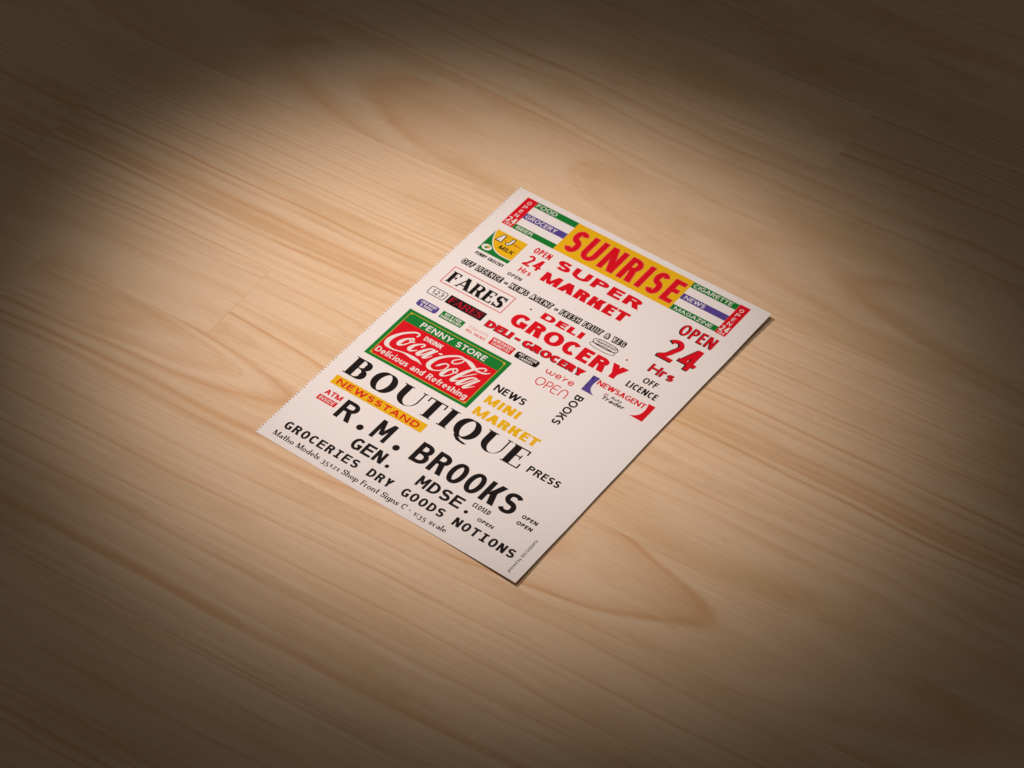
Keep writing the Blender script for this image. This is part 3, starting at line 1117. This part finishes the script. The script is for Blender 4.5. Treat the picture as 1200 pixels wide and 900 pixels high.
words(line('NEWSAGENT', 107.9, 134.4, 115.7, 118.9, .23, .18, gap=.10), 'red', 'red letters NEWSAGENT between two brackets')
words(rect(114.6, 116.6, 113.3, 113.65) + rect(114.4, 116.4, 112.5, 112.85), 'darkred', None, 1, None, 'twin_stripe')
words(line('Auto', 118.0, 124.0, 112.3, 114.1, .18, gap=.14, slant=.2), 'black', 'tiny slanted black letters under NEWSAGENT')
words(line('Trader', 114.4, 127.0, 109.8, 112.0, .26, .2, gap=.12, slant=.2), 'black', 'small heavy slanted black letters under NEWSAGENT')
words(line('OFF', 123.9, 131.6, 129.3, 132.9, .21, gap=.14), 'black', 'black letters OFF under the shaded Hrs')
words(line('LICENCE', 119.0, 135.5, 122.9, 126.8, .21, gap=.14), 'black', 'black letters LICENCE under OFF')


def shaded(text, x0, x1, y0, y1, s, b, gap, dx, dy, label, grow=.02):
    o_ = words(line(text, x0, x1, y0, y1, s, b, gap=gap, off=(dx, dy), grow=grow), 'black', label)
    words(line(text, x0, x1, y0, y1, s, b, gap=gap), 'red', None, 2, o_, 'letter_fill')


shaded('OPEN', 119.6, 138.2, 165.0, 172.3, .158, .135, .15, -.28, -.30, 'shaded red letters OPEN over large 24')
shaded('24', 119.7, 138.8, 147.2, 161.5, .172, .14, .14, -.50, -.45, 'large shaded red figures 24', .012)
shaded('Hrs', 122.1, 135.2, 137.0, 142.4, .20, .17, .15, -.30, -.28, 'shaded red letters Hrs under large 24')

# ---- the soft drink sign
pn = panel(rect(8.5, 68.8, 68.3, 103.3), 'green', 'green framed sign with a red field and white script')
print_part('red_field', rect(10.9, 66.2, 70.2, 95.3), 'red', 2, pn, None, (), 3.0)
yl = frame(10.5, 66.6, 69.8, 101.6, .34)
for cx, cy in ((10.5, 69.8), (66.6, 69.8), (10.5, 101.6), (66.6, 101.6)):
    yl += [[tuple(q) for q in arc(cx + (.8 if cx < 30 else -.8), cy + (.8 if cy < 80 else -.8), .5, .5, 0, 330, 11)]]
words(yl, 'gold', None, 3, pn, 'gold_line')
words(line('PENNY STORE', 19.3, 57.5, 96.4, 99.8, .22, .18, gap=.20), 'white', None, 2, pn)
words(line('DRINK', 26.1, 36.5, 90.6, 93.4, .22, .17, gap=.13), 'white', None, 3, pn)
words(line('Delicious and Refreshing', 11.7, 64.7, 72.0, 75.5, .19, .16, gap=.13), 'white', None, 3, pn)

# script traced on the sheet (mm): points x, y, stroke width
SCRIPT = [
    [(22.68, 90.60, 0.81), (23.04, 91.87, 0.81), (22.25, 92.57, 0.81), (20.28, 92.14, 0.99), (18.17, 90.49, 1.12), (15.88, 88.21, 1.30), (14.00, 84.99, 1.80), (13.05, 81.68, 2.36), (13.49, 79.12, 2.48), (14.63, 77.99, 1.92), (16.34, 77.56, 1.12), (18.91, 77.54, 0.74), (22.02, 78.33, 0.62), (24.74, 78.74, 0.87), (27.47, 78.71, 1.55), (29.77, 78.58, 1.92), (32.16, 78.54, 1.36), (33.91, 78.02, 0.68), (35.56, 77.52, 0.09)],
    [(21.55, 87.93, 0.93), (19.83, 86.67, 1.12), (18.54, 84.43, 1.74), (18.21, 82.36, 2.05), (18.65, 81.50, 1.55), (19.85, 81.92, 0.87), (21.41, 83.80, 0.68), (22.40, 85.99, 0.68), (22.83, 87.82, 0.81), (21.93, 88.53, 0.74), (21.14, 87.81, 0.74), (21.39, 86.76, 0.74), (22.62, 86.15, 0.68), (24.00, 86.98, 0.56)],
    [(28.57, 86.56, 0.93), (29.21, 87.94, 0.81), (28.40, 88.49, 0.74), (26.75, 87.36, 0.87), (25.20, 85.45, 1.43), (24.40, 83.03, 2.05), (24.65, 81.85, 1.74), (26.03, 81.82, 0.93), (27.82, 83.41, 0.62)],
    [(34.68, 88.46, 0.81), (32.90, 88.15, 0.87), (31.31, 86.29, 1.24), (29.95, 83.71, 1.80), (29.46, 81.98, 1.80), (30.66, 81.73, 1.05), (32.10, 83.56, 0.68), (33.59, 86.39, 0.62), (34.89, 88.61, 0.68)],
    [(36.05, 88.64, 0.93), (34.79, 86.58, 1.36), (33.62, 83.77, 1.55), (32.99, 81.77, 1.43), (34.01, 81.98, 0.81), (35.24, 83.42, 0.56), (36.03, 85.00, 0.37)],
    [(37.37, 87.80, 0.19), (38.41, 88.20, 1.05), (39.49, 88.54, 0.19)],
    [(41.05, 80.71, 0.19), (42.02, 82.05, 1.05), (42.83, 83.37, 0.93), (44.10, 84.75, 0.74), (45.57, 84.80, 0.74), (46.14, 83.42, 0.68), (45.75, 81.33, 0.62), (44.21, 79.44, 0.56), (42.14, 78.23, 0.68), (39.99, 77.99, 1.55), (38.41, 78.85, 2.05), (37.76, 80.41, 2.36), (38.14, 82.94, 2.17), (39.31, 85.74, 1.61), (41.51, 88.54, 1.24), (44.32, 90.97, 1.12), (46.94, 92.35, 0.99), (49.54, 92.23, 1.05), (51.92, 91.95, 1.74), (54.09, 91.29, 2.23), (56.37, 90.27, 2.05)],
    [(49.65, 92.31, 0.68), (49.90, 90.46, 0.68), (48.92, 88.48, 0.68), (47.30, 87.11, 0.68), (45.96, 87.11, 0.74), (45.78, 88.42, 0.74), (46.98, 90.12, 0.62), (48.90, 91.98, 0.56)],
    [(49.29, 84.52, 0.87), (47.88, 82.90, 1.12), (46.78, 80.43, 1.74), (46.46, 78.49, 2.05), (47.01, 77.78, 1.36), (48.40, 78.35, 0.74), (49.87, 80.33, 0.62), (50.80, 82.58, 0.62), (51.19, 84.44, 0.81), (50.15, 85.15, 0.74), (49.36, 84.44, 0.74), (49.49, 83.19, 0.68), (50.80, 82.58, 0.62), (51.97, 83.22, 0.50)],
    [(61.62, 91.44, 0.62), (61.82, 92.71, 0.68), (60.38, 92.86, 0.74), (58.40, 91.31, 0.93), (56.54, 88.96, 1.36), (54.62, 85.39, 1.80), (53.19, 81.21, 1.98), (52.38, 78.38, 1.74), (53.28, 78.07, 1.12), (55.10, 79.58, 0.62)],
    [(59.73, 88.26, 0.37), (57.83, 85.97, 0.56), (55.62, 83.22, 0.43), (54.47, 81.70, 0.25)],
    [(57.24, 89.79, 0.81), (58.96, 89.71, 1.05), (61.10, 89.94, 0.93), (62.92, 90.60, 0.81), (64.55, 92.16, 0.25)],
    [(61.92, 85.40, 0.81), (60.03, 85.26, 0.87), (58.20, 83.33, 1.24), (56.64, 80.18, 1.80), (56.03, 78.04, 1.74), (56.97, 78.02, 1.05), (58.40, 79.61, 0.68), (60.13, 82.97, 0.62), (61.70, 85.24, 0.68)],
    [(63.24, 85.40, 0.87), (61.84, 82.90, 1.36), (60.49, 79.90, 1.61), (59.67, 77.74, 1.43), (60.60, 78.03, 0.87), (62.10, 79.53, 0.56), (63.62, 81.22, 0.31)],
]
pl = []
for st in SCRIPT:
    pts = spline([(a, b_) for a, b_, w in st], n=7)
    ws = spline([(w, 0) for a, b_, w in st], n=7)
    pl += ribbon(pts, lambda i, nn, m_: max(.04, ws[i].x))
    for q in (0, -1):
        r_ = ws[q].x / 2
        if r_ > .2:
            pl.append([tuple(v_) for v_ in arc(pts[q].x, pts[q].y, r_, r_, 0, 330, 11)])
words(pl, 'white', 'flowing white script on red', 3, pn, 'script_lettering')

# ---- the lower half
words(line('BOUTIQUE', 9.2, 109.0, 52.5, 64.4, .30, .055, gap=.25, serif=.085), 'black', 'large black serif letters BOUTIQUE')
words(line('NEWS', 71.5, 88.7, 84.7, 89.0, .225, .19, gap=.14), 'black', 'black letters NEWS beside the green framed sign')
words(line('MINI', 72.4, 91.3, 76.1, 81.3, .36, .24, gap=.20), 'yellow', 'yellow letters MINI')
words(line('MARKET', 72.3, 108.4, 67.4, 72.8, .36, .23, gap=.15), 'yellow', 'yellow letters MARKET')
pn = panel(rect(7.8, 61.15, 43.85, 49.75), 'yellow', 'yellow strip reading NEWSSTAND')
words(line('NEWSSTAND', 10.5, 58.0, 44.9, 48.5, .24, .20, gap=.34), 'red', None, 2, pn)
words(line('ATM', 9.9, 19.5, 37.0, 40.2, .24, .20, gap=.12), 'red', 'small red letters ATM above INSIDE')
pn = panel(rect(8.9, 19.6, 32.4, 35.7), 'red', 'small red strip reading INSIDE')
words(line('INSIDE', 9.9, 18.6, 33.0, 35.1, .17, .14, gap=.18), 'white', None, 2, pn)
BR = dict(s=.208, b=.168)
for t_, xa, xb in (('R', 21.9, 31.0), ('M', 42.9, 51.6)):
    words(line(t_, xa, xb, 28.7, 40.6, mono=(t_ == 'M'), **BR), 'black', 'large black letter %s before BROOKS' % t_)
for cx in (36.9, 57.9):
    words([[tuple(q) for q in arc(cx, 30.2, 1.75, 1.75, 0, 345, 23)]], 'black', None, 1, None, 'dot')
words(line('BROOKS', 66.0, 123.6, 28.3, 40.8, gap=.12, mono=True, **BR), 'black', 'large black letters BROOKS')
words(line('GEN', 39.8, 58.2, 18.1, 25.2, .24, .185, gap=.13, mono=True), 'black', 'black letters GEN under the initials')
words([[tuple(q) for q in arc(61.5, 19.1, 1.05, 1.05, 0, 345, 23)]], 'black', None, 1, None, 'dot')
words(line('MDSE', 77.8, 102.5, 18.0, 24.6, .24, .185, gap=.15, mono=True), 'black', 'black letters MDSE under BROOKS')
words([[tuple(q) for q in arc(106.4, 18.9, 1.0, 1.0, 0, 345, 23)]], 'black', None, 1, None, 'dot')
GD = dict(s=.25, b=.19, mono=True, gap=.2)
for t_, xa, xb in (('GROCERIES', 8.4, 50.9), ('DRY', 56.8, 70.2), ('GOODS', 76.2, 99.6), ('NOTIONS', 105.2, 138.6)):
    words(line(t_, xa, xb, 9.4, 14.4, **GD), 'black', 'black letters %s in the bottom row' % t_)
words(line('CLOSED', 106.3, 115.7, 23.1, 25.8, .20, gap=.13), 'black', 'small narrow black letters CLOSED')
words(line('OPEN', 113.1, 121.7, 17.8, 19.7, .28, gap=.2), 'black', 'small black letters OPEN above NOTIONS')
words(line('OPEN', 128.0, 136.3, 30.8, 32.9, .28, gap=.2), 'black', 'small black letters OPEN, upper of a pair')
words(line('OPEN', 128.1, 136.4, 26.6, 28.7, .28, gap=.2), 'black', 'small black letters OPEN, lower of a pair')
words(line('PRESS', 113.4, 131.0, 53.7, 57.9, .225, .19, gap=.16), 'black', 'black letters PRESS after BOUTIQUE')
words(line('Matho Models 35121 Shop Front Signs C - 1:35 scale', 7.1, 106.2, 3.6, 6.7, .19, .10, gap=.12, serif=.05, xh=.60, old=True), 'black',
      'fine serif line of small print along the lower edge')
words(line('printed by DECOGRAPH', 3.0, 24.4, 142.4, 140.9, .15, .13, gap=.15, rot=90), 'black', 'tiny line of print running up the sheet')
